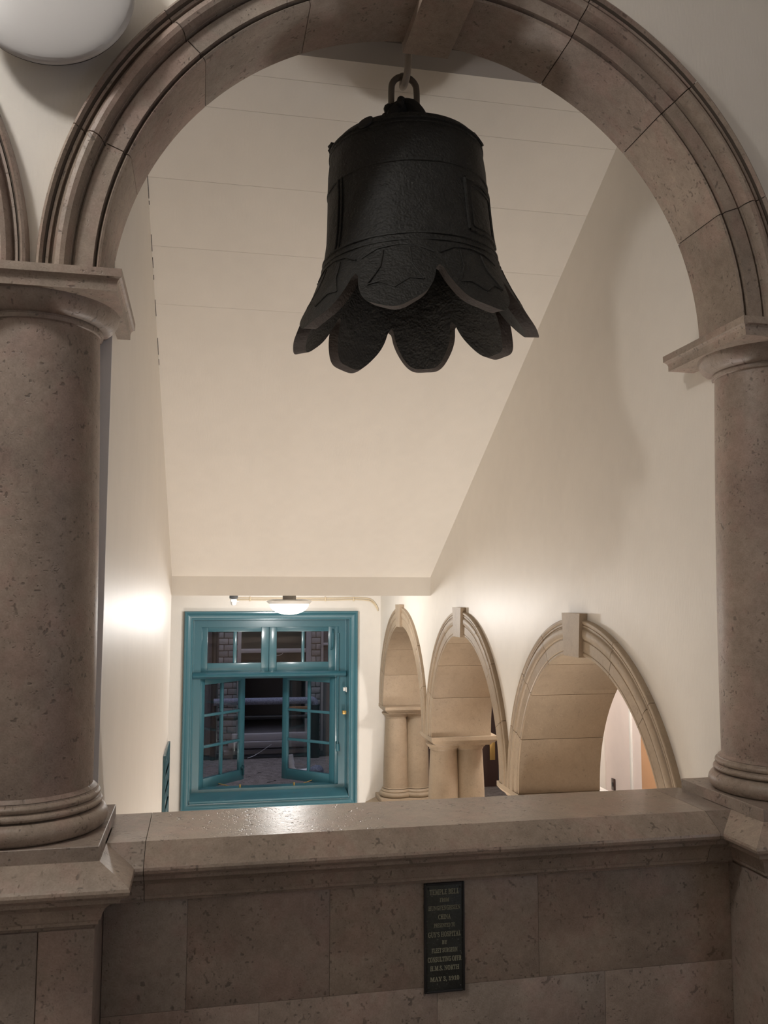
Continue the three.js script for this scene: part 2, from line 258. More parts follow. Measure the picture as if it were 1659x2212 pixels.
// ---------------------------------------------------------------- near columns
{
  const cx = -.429, cz = -.057;
  const t = thing('stone_column', 'left stone column with square abacus, mottled brown and pitted shaft', 'column', [cx, -.567, cz], ARC);
  const R = (y, d) => rect(cx - .207, cx + .207, cz - .207, cz + .207, y, d);
  part('abacus', loft([R(.689, -.011), R(.704, -.011), R(.711, -.009), R(.716, -.005), R(.719, 0), R(.738, 0)]), M.stone[1], t, undefined, .3);
  const e = []; for (let i = 0; i <= 8; i++) { const a = i / 8 * 1.45; e.push([.146 + .040 * Math.sin(a), .646 + .043 * (1 - Math.cos(a)) / (1 - Math.cos(1.45))]); }
  part('echinus', round(lathe([[.05, .632], [.1465, .632], [.1475, .634], [.1475, .641], [.146, .643], ...e, [.05, .689]], cx, cz), cx, cz, .17), M.stone[2], t, undefined, .5);
  const s = []; for (let i = 0; i <= 20; i++) { const v = i / 20, y = -.44 + v * 1.07; s.push([.157 - .017 * Math.pow(v, 1.6) + .0015 * Math.sin(v * Math.PI), y]); }
  part('shaft', round(lathe([[.02, -.448], [.1665, -.448], [.161, -.444], ...s, [.143, .632], [.02, .632]], cx, cz, 96), cx, cz, .15), M.stone[3], t, undefined, .5);
  const arcp = (r0, y0, rad, n = 8) => { const o = []; for (let i = 0; i <= n; i++) { const a = -Math.PI / 2 + Math.PI * i / n; o.push([r0 + rad * Math.cos(a), y0 + rad * Math.sin(a)]); } return o; };
  part('base', round(lathe([[.02, -.537], ...arcp(.1695, -.5125, .0245), [.177, -.486], ...arcp(.1725, -.4785, .0075), [.170, -.469], ...arcp(.167, -.4605, .008), [.166, -.449], [.02, -.447]], cx, cz, 80), cx, cz, .18), M.stone[1], t, undefined, .5);
  part('plinth', loft([rect(cx - .195, cx + .195, cz - .195, cz + .19, -.567, 0), rect(cx - .195, cx + .195, cz - .195, cz + .19, -.5375, 0), rect(cx - .195, cx + .195, cz - .195, cz + .19, -.536, -.0015)]), M.stone[2], t, undefined, .3);
  const c = Math.cos(ARC.r), sn = Math.sin(ARC.r), x = 1.563;
  copyOf(t, 'right stone column with square abacus, its shaft cut by the right edge of the view', [x * c + cz * sn, -.567, ARC.p[2] - x * sn + cz * c]);
}
// ---------------------------------------------------------------- parapet, pedestals, copings
const COPING = [[0, -.567], [.062, -.603], [.067, -.608], [.069, -.614], [.067, -.621], [.060, -.627], [.051, -.629], [.049, -.632], [.048, -.640], [.041, -.642], [.028, -.648], [.016, -.659], [.009, -.673], [.006, -.685], [.003, -.686], [.001, -.690], [.001, -.696], [-.004, -.699], [-.010, -.700], [-.012, -.705]];
function pedestal(x0, x1, label, split) {
  const z0 = -.135, z1 = .132, t = thing('pedestal', label, 'pedestal', [(x0 + x1) / 2, -1.6, z1], ARC);
  const loops = COPING.map(([d, y]) => rect(x0, x1, z0, z1, y, d + .004)).reverse();
  part('coping', loft([rect(x0, x1, z0, z1, -.72, -.01), ...loops]), M.stone[1], t, undefined, .35);
  part('stone', rbox(x0 + .002, split - .0006, -1.6, -.706, z0 + .02, z1 - .001), M.stone[2], t);
  part('stone', rbox(split + .0006, x1 - .002, -1.6, -.706, z0 + .02, z1 - .001), M.stone[3], t);
  return t;
}
pedestal(-.624, -.235, 'left stone pedestal with chamfered coping under the mottled column', -.352);
pedestal(1.369, 1.757, 'right stone pedestal with chamfered coping at the dark corner', 1.56);
{
  const t = thing('parapet_wall', 'low stone parapet of plain blocks with a chamfered coping under the arch', 'parapet', [AC[0], -1.6, -.03], ARC);
  const pr = [...COPING.map(([d, y]) => [d - .002, y]), [-.03, -.708], [-.03, -.712], [-.24, -.712], [-.24, -.70], [-.262, -.69], [-.30, -.63], [-.335, -.62], [-.335, -.605], [-.274, -.567]];
  for (const [a, b, k] of [[-.24, -.1447, 0], [-.1433, 1.2885, 1], [1.2899, 1.372, 2]]) part('coping_stone', prismX(pr, a, b), M.polished[k], t, undefined, .35);
  const row = (y0, y1, xs) => { for (let i = 0; i + 1 < xs.length; i++) part('stone', rbox(xs[i] + .0002, xs[i + 1] - .0002, y0 + .0002, y1 - .0002, -.24, -.03 - .0006 * rnd(), .0011), st(), t); };
  row(-.960, -.711, [-.236, -.046, .2915, .8275, 1.371]);
  row(-1.22, -.960, [-.236, .124, .56, 1.0065, 1.371]);
  row(-1.6, -1.22, [-.236, .2915, .8275, 1.371]);
  part('mortar', box(-.234, 1.369, -1.6, -.713, -.235, -.034), M.mortar, t);
}
// ---------------------------------------------------------------- plaque with raised lettering
{
  const font = await new FontLoader().loadAsync('fonts/droid/droid_serif_bold.typeface.json');
  const t = thing('bronze_plaque', 'tall dark bronze plaque with raised lettering screwed to the parapet', 'plaque', [.578, -.973, -.03], ARC);
  const x0 = .526, x1 = .630, y0 = -.973, y1 = -.7125, zf = -.0305;
  part('plate', rbox(x0 + .003, x1 - .003, y0 + .003, y1 - .003, zf, zf + .005, .001), M.plateBronze, t);
  const b = .0055; part('border', [rbox(x0, x0 + b, y0, y1, zf, zf + .008, .0015), rbox(x1 - b, x1, y0, y1, zf, zf + .008, .0015), rbox(x0 + b, x1 - b, y1 - b, y1, zf, zf + .008, .0015), rbox(x0 + b, x1 - b, y0, y0 + b, zf, zf + .008, .0015)], M.black, t, 'black raised border');
  const Ls = [['TEMPLE BELL', .076, .0125], ['FROM', .024, .0095], ['HUNGFENGHSIEN', .082, .0105], ['CHINA', .032, .0110], ['PRESENTED TO', .054, .0095], ["GUY'S HOSPITAL", .084, .0120], ['BY', .013, .0090], ['FLEET SURGEON', .066, .0105], ['CONSULTING OFFR', .086, .0115], ['H.M.S. NORTH', .074, .0110], ['MAY 3, 1910', .074, .0120]];
  const ys = [.0215, .0410, .0600, .0815, .1015, .1230, .1420, .1610, .1820, .2030, .2295];
  Ls.forEach(([s, w, h], i) => {
    const g = new TextGeometry(s, { font, size: 1, depth: 1, curveSegments: 3 }); g.computeBoundingBox(); const bb = g.boundingBox;
    g.translate(-(bb.min.x + bb.max.x) / 2, -(bb.min.y + bb.max.y) / 2, 0); g.scale(w / (bb.max.x - bb.min.x), h / (bb.max.y - bb.min.y), .0016);
    g.translate((x0 + x1) / 2, y1 - ys[i], zf + .005); part('raised_lettering', g, M.letter, t);
  });
  for (const [x, y] of [[x0 + .011, y1 - .012], [x1 - .011, y1 - .012], [x0 + .011, y0 + .012], [x1 - .011, y0 + .012]]) { const g = new THREE.SphereGeometry(.003, 10, 6); g.scale(1, 1, .5); g.translate(x, y, zf + .0052); part('screw', g, M.black, t); }
}
// ---------------------------------------------------------------- bell
{
  const cx = .577, cz = -2.65, prof = [[0, 1.508], [.03, 1.507], [.07, 1.503], [.12, 1.494], [.165, 1.480], [.20, 1.462], [.229, 1.446], [.246, 1.420], [.251, 1.385], [.2555, 1.345], [.257, 1.30], [.2585, 1.24], [.262, 1.18], [.267, 1.12], [.274, 1.07], [.286, 1.02], [.303, .975], [.323, .93], [.347, .885], [.371, .84], [.395, .80], [.40, .79]];
  const rAt = y => { for (let i = 0; i + 1 < prof.length; i++) { const [r0, a] = prof[i], [r1, b] = prof[i + 1]; if (y <= a && y >= b) { const f = (a - y) / (a - b); return r0 + (r1 - r0) * f; } } return y > 1.5 ? 0 : .4; };
  const t = thing('temple_bell', 'dark bronze temple bell with a flaring petal shaped rim hanging in the arch', 'bell', [cx, 1.66, cz]);
  const rot = -.36, yN = .925, A = .125;
  const yb = th => { let q = ((th - rot) / (Math.PI / 4)) % 1; if (q < 0) q += 1; const x = Math.abs(q > .5 ? q - 1 : q) * 2, w = .9, s = x < w ? Math.pow(1 - Math.pow(x / w, 2.1), .72) : 0; return yN - A * s + .012 * (x > w ? (1 - (1 - x) / (1 - w)) : 0) + .004 * Math.sin(th * 3 + 1) + .003 * Math.sin(th * 23); };
  const wob = (th, y) => .0012 * Math.sin(th * 5 + y * 9) + .001 * Math.sin(th * 13 - y * 21);
  const N = 576, P = (r, th, y) => [cx + r * Math.sin(th), y, cz + r * Math.cos(th)], topY = prof.filter(p => p[1] > 1.07).map(p => p[1]), K = 16;
  const rowsO = th => { const e = yb(th), o = topY.map(y => [rAt(y) + (y < 1.4 ? wob(th, y) : 0), y]); for (let i = 0; i <= K; i++) { const y = 1.07 + (e - 1.07) * i / K; o.push([rAt(y) + wob(th, y), y]); } return o; };
  const rowsI = th => { const e = yb(th) + .003, o = [[0, 1.47], [.1, 1.46], [.18, 1.43], [.212, 1.38]]; for (let i = 0; i <= 24; i++) { const y = 1.33 + (e - 1.33) * i / 24; o.push([rAt(y) - .040 + wob(th, y), y]); } return o; };
  const O = [], I = []; for (let j = 0; j <= N; j++) { const th = j / N * 2 * Math.PI; O.push([th, rowsO(th)]); I.push([th, rowsI(th)]); }
  const po = [], pi = [], pe = [];
  for (let j = 0; j < N; j++) {
    const [ta, a] = O[j], [tb, b] = O[j + 1];
    for (let i = 0; i + 1 < a.length; i++) { const q = P(a[i][0], ta, a[i][1]), w = P(b[i][0], tb, b[i][1]), x = P(b[i + 1][0], tb, b[i + 1][1]), y = P(a[i + 1][0], ta, a[i + 1][1]); po.push(...q, ...y, ...x, ...q, ...x, ...w); }
    const c = I[j][1], d = I[j + 1][1];
    for (let i = 0; i + 1 < c.length; i++) { const q = P(c[i][0], ta, c[i][1]), w = P(d[i][0], tb, d[i][1]), x = P(d[i + 1][0], tb, d[i + 1][1]), y = P(c[i + 1][0], ta, c[i + 1][1]); pi.push(...q, ...x, ...y, ...q, ...w, ...x); }
    const l = a.length - 1, m = c.length - 1, q = P(a[l][0], ta, a[l][1]), w = P(b[l][0], tb, b[l][1]), x = P(d[m][0], tb, d[m][1]), y = P(c[m][0], ta, c[m][1]); pe.push(...q, ...y, ...x, ...q, ...x, ...w);
  }
  part('bell_body', meshFrom(po), M.bell, t, undefined, .8); part('inner_wall', meshFrom(pi), M.bell, t, undefined, .8); part('rim', meshFrom(pe), M.bellRim, t, 'reddish brown edge of the petals', 1.2);  // rim faces are lighter and browner than the body
  const S = (th, y, o = .0015) => P(rAt(y) + o, th, y);
  const ring = (y, r) => { const p = []; for (let i = 0; i < 72; i++) p.push(S(i / 72 * 2 * Math.PI, y, 0)); return tube(p, r, 144, 6, true); };
  part('raised_band', [ring(1.422, .005), ring(1.408, .0035)], M.bell, t); part('raised_band', [ring(1.283, .0035)], M.bell, t); part('raised_band', [ring(1.052, .005), ring(1.030, .0035)], M.bell, t);
  const line = (pts, r, n = 3) => { const o = []; for (let i = 0; i + 1 < pts.length; i++) for (let k = 0; k < n; k++) { const f = k / n; o.push(S(pts[i][0] + (pts[i + 1][0] - pts[i][0]) * f, pts[i][1] + (pts[i + 1][1] - pts[i][1]) * f)); } o.push(S(...pts[pts.length - 1])); return tube(o, r, o.length * 3, 6); };
  for (let k = 0; k < 2; k++) {
    const a = .86 + k * Math.PI;
    part('raised_panel_frame', [line([[a - .36, 1.25], [a + .36, 1.25]], .006, 8), line([[a - .36, 1.085], [a + .36, 1.085]], .006, 8), line([[a - .36, 1.25], [a - .36, 1.085]], .005, 4), line([[a + .36, 1.25], [a + .36, 1.085]], .005, 4), line([[a - .27, 1.233], [a + .27, 1.233], [a + .27, 1.102], [a - .27, 1.102], [a - .27, 1.233]], .003, 5)], M.bell, t);
    part('raised_rib', [line([[a - 2.04, 1.283], [a - 2.04, 1.052]], .0035, 5), line([[a - 1.97, 1.283], [a - 1.97, 1.052]], .0035, 5)], M.bell, t);
  }
  for (let k = 0; k < 8; k++) {
    const a = rot + k * Math.PI / 4, w = .24;
    part('petal_ornament', [line([[a - w * .55, 1.0], [a - w * .6, .945], [a - w, .885], [a - w * .55, .89], [a, .865], [a + w * .5, .893], [a + w, .888], [a + w * .62, .945], [a + w * .55, 1.0]], .0022, 6), line([[a - .36, .985], [a - .2, 1.008], [a, 1.014], [a + .2, 1.008], [a + .36, .985]], .0022, 8)], M.bell, t);
  }
  // black discs painting the dark of the shoulder holes, and cast lump
  for (const th of [-.74, 1.02, 2.4, 4.0]) { const n = V3(Math.sin(th) * .84, .55, Math.cos(th) * .84).normalize(), g = new THREE.CylinderGeometry(.026, .026, .005, 20); g.applyQuaternion(new THREE.Quaternion().setFromUnitVectors(V3(0, 1, 0), n)); const p = S(th, 1.428, 0); g.translate(p[0] + n.x * .0025, p[1] + n.y * .0025, p[2] + n.z * .0025); part('hole_shade_disc', g, M.black, t, 'black disc painting the dark of a cast shoulder hole'); }
  { const g = new THREE.IcosahedronGeometry(.024, 2), p = g.attributes.position; for (let i = 0; i < p.count; i++) { const f = 1 + .25 * Math.sin(p.getX(i) * 310) * Math.cos(p.getY(i) * 260 + p.getZ(i) * 190); p.setXYZ(i, p.getX(i) * f * 1.2, p.getY(i) * f * .8, p.getZ(i) * f); } const q = S(-1.72, 1.452, .006); g.translate(q[0], q[1], q[2]); part('lug', g, M.iron, t, 'rough broken lug on the shoulder'); }
  // crown: an arched loop of two beasts, knobbly
  const arch = (dx, h, r, dz) => { const p = []; for (let i = 0; i <= 12; i++) { const a = Math.PI * i / 12; p.push([cx + dx + .056 * Math.cos(a), 1.50 + h * Math.sin(a), cz + dz * Math.cos(a)]); } return tube(p, r, 36, 10); };
  const lumps = []; for (let i = 0; i < 16; i++) { const a = Math.PI * (.06 + .88 * i / 15), g = new THREE.IcosahedronGeometry(.012 + .008 * rnd(), 1); g.translate(cx + .056 * Math.cos(a) + (rnd() - .5) * .03, 1.505 + .098 * Math.sin(a) + (rnd() - .5) * .014, cz + (rnd() - .3) * .05); lumps.push(g); }
  part('crown', [arch(0, .10, .021, .03), arch(0, .088, .018, -.03), ...lumps], M.iron, t, 'knobbly arched crown loop');
  t.rotation.z = .036;
  // shackle link and hook
  const k = thing('shackle_link', 'oval steel link joining the hook to the bell crown', 'shackle', [.580, 1.58, cz]);
  const lp = []; for (let i = 0; i < 24; i++) { const a = i / 24 * 2 * Math.PI; lp.push([.580 + .042 * Math.cos(a), (Math.sin(a) > 0 ? 1.655 : 1.575) + .042 * Math.sin(a), cz]); } part('link', tube(lp, .0105, 72, 12, true), M.steel, k);
  const hk = thing('ceiling_hook', 'grey painted iron hook hanging from the beam', 'hook', [.586, 1.771, cz]);
  part('hook', tube([[.588, 1.775, cz + .032], [.587, 1.74, cz + .032], [.585, 1.70, cz + .032], [.582, 1.678, cz + .024], [.580, 1.668, cz], [.580, 1.678, cz - .024], [.582, 1.70, cz - .030], [.583, 1.725, cz - .030]], .0115, 60, 12), M.paintedSteel, hk);
}
// ---------------------------------------------------------------- round wall lamp on the near spandrel (switched off)
{
  const t = thing('wall_lamp', 'round white bulkhead lamp, switched off, high on the wall at upper left', 'lamp', [-.405, 1.402, .05], ARC);
  const turn = (pts) => { const g = new THREE.LatheGeometry(pts.map(p => new THREE.Vector2(...p)), 72); g.rotateX(Math.PI / 2); g.translate(-.405, 1.402, .05); return g; };
  part('base', turn([[0, 0], [.14, 0], [.15, .05], [.15, .085], [0, .085]]), M.whitePlastic, t);
  part('gasket', turn([[.15, .083], [.189, .083], [.1905, .086], [.189, .089], [.15, .089]]), M.black, t, 'thin dark seal around the diffuser');
  const d = [[.15, .089], [.191, .089], [.1935, .094], [.192, .101]]; for (let i = 1; i <= 12; i++) { const a = i / 12 * Math.PI / 2; d.push([.192 * Math.cos(a), .101 + .028 * Math.sin(a)]); } part('diffuser', turn(d), M.opal, t);
}
// ---------------------------------------------------------------- right-hand arcade
{
  const grp = undefined, cy = -.938, ri = .7035, cz = [-6.725, -5.03, -3.335];
  const lab = ['narrowest looking far stone arch beside the window wall', 'middle stone arch with dark doors seen through it', 'widest nearest stone arch of the right wall with a pinkish passage behind'];
  const t = thing('stone_arch', lab[0], 'arch', [cz[0], cy, 0], SIDE);
  stoneArch(t, cz[0], cy, ri, -.40, .24, 0, 7, keyWedge(cz[0], -.243, -.070, .074, .09, -.05, .034), M.warmLitStone);
  for (const i of [1, 2]) copyOf(t, lab[i], [1.45, cy, cz[i]]);
  const c = thing('stone_column', 'coupled stone half columns beside the back wall under the far arch', 'column', [-7.47, -1.735, -.19], SIDE);
  const bx = -7.47, P = (y, d, x = 0) => rect(bx - .14, bx + .14, -.41, -.012, y, d);
  part('abacus', loft([P(-1.0, -.008), P(-.985, .0), P(-.982, .012), P(-.966, .026), P(-.962, .03), P(-.938, .03), P(-.938, .028)]), M.warmLitStone[1], c, undefined, .3);
  const zz = [-.108, -.288];
  const ech = [[.02, -1.04], [.096, -1.04], [.098, -1.036], [.098, -1.030], [.100, -1.028], [.112, -1.018], [.120, -1.008], [.123, -.999], [.02, -.999]];
  part('echinus', zz.map(z => lathe(ech, bx, z, 40)), M.warmLitStone[1], c, undefined, .5);
  for (const z of zz) { const s = []; for (let i = 0; i <= 16; i++) { const v = i / 16; s.push([.109 - .018 * Math.pow(v, 1.7), -1.62 + v * .58]); } part('shaft', round(lathe([[.02, -1.625], [.115, -1.625], ...s, [.02, -1.04]], bx, z, 48), bx, z, .1), z > -.2 ? M.warmLitStone[1] : M.warmLitStone[0], c, undefined, .5); }
  const tor = []; for (let i = 0; i <= 8; i++) { const a = -Math.PI / 2 + Math.PI * i / 8; tor.push([.122 + .022 * Math.cos(a), -1.675 + .022 * Math.sin(a)]); }
  part('base', zz.map(z => lathe([[.02, -1.697], ...tor, [.126, -1.652], [.127, -1.645], [.122, -1.64], [.118, -1.63], [.02, -1.625]], bx, z, 48)), M.warmLitStone[0], c, undefined, .5);
  part('plinth', rbox(bx - .15, bx + .14, -1.735, -1.697, -.44, .045), M.warmLitStone[1], c);
  copyOf(c, 'coupled stone columns between the far arch and the middle arch', [1.45 + .19, -1.735, -5.8775]);
  copyOf(c, 'coupled stone columns between the middle and nearest right arch, only the capital corner showing', [1.45 + .19, -1.735, -4.1825]);
  const w = thing('parapet_wall', 'lower stone parapet under the right wall columns, mostly hidden by the near coping', 'parapet', [-5, -2.75, -.19], SIDE);
  const fr = COPING.map(([d, y]) => [d * 1.3 + .045, y * 1.0 - 1.168]), bk = fr.map(([z, y]) => [-.37 - z, y]).reverse();
  for (const [a, b] of [[-7.61, -6.2], [-6.199, -4.9], [-4.899, -3.5], [-3.499, -2.489]]) part('coping_stone', prismX([...fr, ...bk], a + .0006, b - .0006), st(M.warmLitStone), w, undefined, .35);
  for (const [a, b] of [[-7.61, -6.9], [-6.9, -6.0], [-6.0, -5.1], [-5.1, -4.2], [-4.2, -3.3], [-3.3, -2.489]]) for (const [y0, y1] of [[-2.3, -1.873], [-2.75, -2.3], [-4.4, -2.75]]) part('stone', rbox(a + .0006, b - .0006, y0, y1, -.40, .03), st(M.warmLitStone), w);
}
// ---------------------------------------------------------------- passage behind the right arches
{
  const wc = struct('wall_passage'); part('plaster', box(3.2, 3.4, -2.9, .4, -8.7, -2.2), M.pink, wc); part('corner_pier', rbox(3.02, 3.21, -2.75, .36, -7.35, -6.86, .03), M.plaster, wc);
  const we = struct('wall_passage_end'); part('plaster', box(1.82, 3.4, -2.9, .4, -8.8, -8.62), M.pink, we);
  const wn = struct('wall_passage_near'); part('plaster', box(1.82, 3.5, -2.9, .4, -2.3, -2.15), M.pink, wn);
  const ws = struct('wall_passage_side'); part('plaster', box(1.78, 1.85, -2.9, .4, -8.7, -7.6), M.pink, ws);
  const tk = thing('cable_trunking', 'thin white vertical trunking on the pinkish passage wall', 'trunking', [3.19, -2.75, -6.39]); part('cover', rbox(3.185, 3.2, -2.75, .34, -6.405, -6.375, .003), M.whitePlastic, tk);
  const sw = thing('light_switch', 'small dark brown switch plate low on the pinkish passage wall', 'switch', [3.19, -1.58, -6.71]); part('plate', rbox(3.188, 3.2, -1.562, -1.468, -6.745, -6.685, .004), M.darkWood, sw); part('rocker', rbox(3.183, 3.19, -1.53, -1.50, -6.725, -6.705, .002), M.black, sw);
  const d = struct('door_1'); part('leaf', rbox(3.13, 3.19, -2.75, -.70, -6.11, -5.22, .004), M.orangeWood, d); part('architrave', [rbox(3.15, 3.205, -2.75, -.62, -5.22, -5.14), rbox(3.15, 3.205, -.70, -.62, -6.10, -5.22)], M.orangeWood, d); part('handle', bar([3.10, -1.75, -5.35], [3.10, -1.75, -5.25], .01), M.brass, d);
  // dark glazed double doors closing the end of the passage
  const e = struct('door_2'), z = -8.60;
  for (const [a, b] of [[2.02, 2.605], [2.61, 3.195]]) {
    part('leaf', [rbox(a, a + .23, -2.75, -.62, z, z + .045), rbox(b - .02, b, -2.75, -.62, z, z + .045), rbox(a + .23, b - .02, -1.52, -1.35, z, z + .045), rbox(a + .23, b - .02, -.80, -.62, z, z + .045), rbox(a + .23, b - .02, -2.75, -2.45, z, z + .045)], M.darkWood, e);
    part('pane', box(a + .22, b - .01, -1.36, -.78, z + .015, z + .025), M.daylitPane, e); part('pane', box(a + .22, b - .01, -2.47, -1.50, z + .015, z + .025), M.daylitPane, e);
    part('push_plate', rbox(a + .135, a + .19, -1.64, -1.45, z + .045, z + .05, .001), M.brass, e, 'brass finger plate');
  }
  part('frame', [rbox(1.94, 2.02, -2.75, -.55, z, z + .06), rbox(2.02, 3.2, -.62, -.55, z, z + .06)], M.darkWood, e);
}
// ---------------------------------------------------------------- window of the back wall
{
  const w = struct('window_1', WORLD, [.5, -1.78, -7.6], 'teal casement window with two leaves pushed open and two fixed upper lights');
  const loops = (d) => [[-.241 + d, -1.79 + d], [1.241 - d, -1.79 + d], [1.241 - d, -.135 - d], [-.241 + d, -.135 - d]];
  const frameRing = (steps) => { const pos = []; for (let i = 0; i + 1 < steps.length; i++) { const [d0, z0] = steps[i], [d1, z1] = steps[i + 1], a = loops(d0), b = loops(d1); for (let k = 0; k < 4; k++) { const l = (k + 1) % 4, A = [...a[k], z0], B = [...a[l], z0], C = [...b[l], z1], D = [...b[k], z1]; pos.push(...A, ...B, ...C, ...A, ...C, ...D); } } return meshFrom(pos); };
  part('architrave', frameRing([[0, -7.615], [0, -7.575], [.006, -7.568], [.016, -7.568], [.024, -7.574], [.03, -7.582], [.045, -7.590], [.058, -7.593], [.064, -7.600], [.072, -7.60], [.074, -7.76], [.085, -7.765], [.141, -7.765], [.141, -7.87], [0, -7.90], [0, -7.615]]), M.teal, w, undefined, .4);
  part('jamb', rbox(1.069, 1.102, -1.66, -.245, -7.87, -7.775), M.teal, w);
  part('transom', prismX([[-7.87, -.66], [-7.76, -.66], [-7.745, -.664], [-7.715, -.674], [-7.705, -.685], [-7.712, -.700], [-7.74, -.712], [-7.76, -.72], [-7.87, -.72]], -.166, 1.16), M.teal, w);
  part('sill', prismX([[-7.90, -1.668], [-7.80, -1.672], [-7.66, -1.688], [-7.60, -1.70], [-7.575, -1.706], [-7.57, -1.716], [-7.575, -1.726], [-7.60, -1.735], [-7.60, -1.76], [-7.9, -1.76]], -.17, 1.162), M.teal, w);
  // fixed upper sashes
  for (const [a, b, p] of [[-.103, .483, [[-.046, .173], [.204, .417]]], [.485, 1.07, [[.551, .771], [.797, 1.011]]]]) {
    const y0 = -.66, y1 = -.243, f = part('upper_sash', [rbox(a, p[0][0], y0, y1, -7.84, -7.79), rbox(p[0][1], p[1][0], y0 + .07, y1 - .07, -7.835, -7.795), rbox(p[1][1], b, y0, y1, -7.84, -7.79), rbox(p[0][0], p[1][1], -.318, y1, -7.84, -7.79), rbox(p[0][0], p[1][1], y0, -.587, -7.84, -7.79)], M.teal, w);
    for (const [s, e] of p) part('pane', box(s - .006, e + .006, -.593, -.312, -7.819, -7.816), M.glass, f);
  }
  // opening leaves: built closed at the origin, hinged on their left edge, then swung out
  for (const [hx, sgn, ang, W] of [[-.098, 1, 45.5, .565], [1.068, -1, 41.5, .575]]) {
    const leaf = new THREE.Group(); const y0 = -1.664, y1 = -.724, T = .04, S = .052, B = .09, X = (a, b) => sgn > 0 ? [a, b] : [-b, -a];
    const bx = (a, b, c, d, t0 = -T, t1 = 0) => rbox(...X(a, b), c, d, t0, t1);
    const m = new THREE.Mesh(soft([bx(0, S, y0, y1), bx(W - S, W, y0, y1), bx(S, W - S, y1 - S, y1), bx(S, W - S, y0, y0 + B)]), M.teal);
    m.name = 'casement'; m.position.set(hx - .5, 1.78, -7.80 + 7.6); m.rotation.y = sgn * ang * Math.PI / 180; m.castShadow = m.receiveShadow = true; w.add(m);
    const sub = (n, g, mat) => { const q = new THREE.Mesh(soft(g), mat); q.name = n; q.castShadow = q.receiveShadow = true; m.add(q); };
    const xm = W / 2, hh = (y1 - S - y0 - B) / 3, b0 = y0 + B;
    sub('glazing_bar', bx(xm - .011, xm + .011, b0, y1 - S, -T + .004, -.006), M.teal);
    for (const k of [1, 2]) sub('glazing_bar', bx(S, W - S, b0 + hh * k - .011, b0 + hh * k + .011, -T + .005, -.005), M.teal);
    for (let r = 0; r < 3; r++) for (const [a, b] of [[S, xm - .011], [xm + .011, W - S]]) sub('pane', box(...X(a - .004, b + .004), b0 + hh * r + .009, b0 + hh * (r + 1) - .009, -.022, -.019), M.glass);
    if (sgn > 0) sub('handle', [bx(W - .03, W - .014, y0 + .04, y0 + .13, 0, .02), bx(W - .05, W - .03, y0 + .10, y0 + .12, .005, .02)], M.tealDark);
    const sx = sgn > 0 ? 1 : -1, px = hx + sx * .30;
    part('stay', [bar([hx + sx * .17, -1.645, -7.965], [px + sx * .05, -1.662, -7.80], .004), bar([px - sx * .02, -1.666, -7.795], [px + sx * .10, -1.666, -7.795], .005), bar([px + sx * .05, -1.668, -7.8], [px + sx * .05, -1.625, -7.8], .008)], M.brass, w, 'brass casement stay with peg');
  }
  part('fanlight_rod', [bar([1.092, -.33, -7.745], [1.092, -1.30, -7.745], .008), bar([1.092, -1.30, -7.745], [1.092, -1.36, -7.73], .018)], M.teal, w, 'long teal opening rod at the right jamb');
  part('fanlight_handle', tube([[1.05, -.30, -7.788], [1.045, -.33, -7.75], [1.042, -.45, -7.75], [1.035, -.48, -7.788]], .007, 20, 8), M.teal, w);
  part('latch_plate', [rbox(1.148, 1.157, -.84, -.80, -7.73, -7.64), rbox(1.13, 1.15, -.835, -.805, -7.71, -7.68)], M.whitePlastic, w, 'white latch plate on the right jamb');
  part('key_bracket', [rbox(1.125, 1.157, -1.035, -1.005, -7.72, -7.67)], M.brass, w);
}
// ---------------------------------------------------------------- lamp, sensor and cables under the flat ceiling of the bay
{
  const t = thing('ceiling_lamp', 'lit round glass ceiling lamp in front of the teal window', 'lamp', [LAMP.bay[0], 0, LAMP.bay[2]]);
  const [x, , z] = LAMP.bay, up = (pts) => lathe(pts.map(([r, y]) => [r * .935, y]), x, z, 48);
  part('stem', up([[.001, -.0], [.052, -.0], [.052, -.034], [.001, -.034]]), M.paintedSteel, t);
  part('rim_plate', up([[.001, -.030], [.13, -.030], [.172, -.036], [.178, -.042], [.155, -.062], [.001, -.05]]), M.whitePlastic, t);
  const d = [[.152, -.056]]; for (let i = 0; i <= 12; i++) { const a = i / 12 * Math.PI / 2; d.push([Math.max(.0005, .152 * Math.cos(a)), -.062 - .078 * Math.sin(a)]); } part('glass_bowl', up(d), M.bulb, t, 'glowing white glass bowl');
  const L = new THREE.PointLight(WARM, LAMP.bay[3]); L.position.set(x, -.10, z); L.castShadow = true; L.shadow.radius = 5; scene.add(L);
  const s = thing('motion_sensor', 'small white motion sensor with black base under the ceiling by the lamp', 'sensor', [.15, 0, -6.9]);
  part('base', rbox(.118, .182, -.026, 0, -6.93, -6.87, .004), M.black, s); part('head', [rbox(.125, .175, -.052, -.026, -6.925, -6.875, .01), lathe([[.001, -.078], [.014, -.076], [.02, -.068], [.022, -.05], [.001, -.05]], .15, -6.9, 20), rbox(.108, .19, -.05, -.046, -6.905, -6.895, .002)], M.whitePlastic, s);
  const c = thing('cable', 'cream cable clipped along the top of the back wall, bending down at the corner', 'cable', [.7, -.03, -7.6]);
  const run = (dy) => tube([[.18, -.022 - dy, -7.603], [.6, -.024 - dy, -7.603], [1.0, -.024 - dy, -7.603], [1.28, -.022 - dy, -7.603], [1.36, -.035 - dy, -7.603], [1.405, -.08 - dy, -7.603], [1.425, -.12 - dy, -7.603]], .0055, 60, 8); part('sheath', [run(0), run(.016)], M.cream, c);
  for (const k of [.3, .62, .95, 1.2]) part('clip', rbox(k, k + .012, -.05, -.012, -7.61, -7.594, .002), M.cream, c);
}
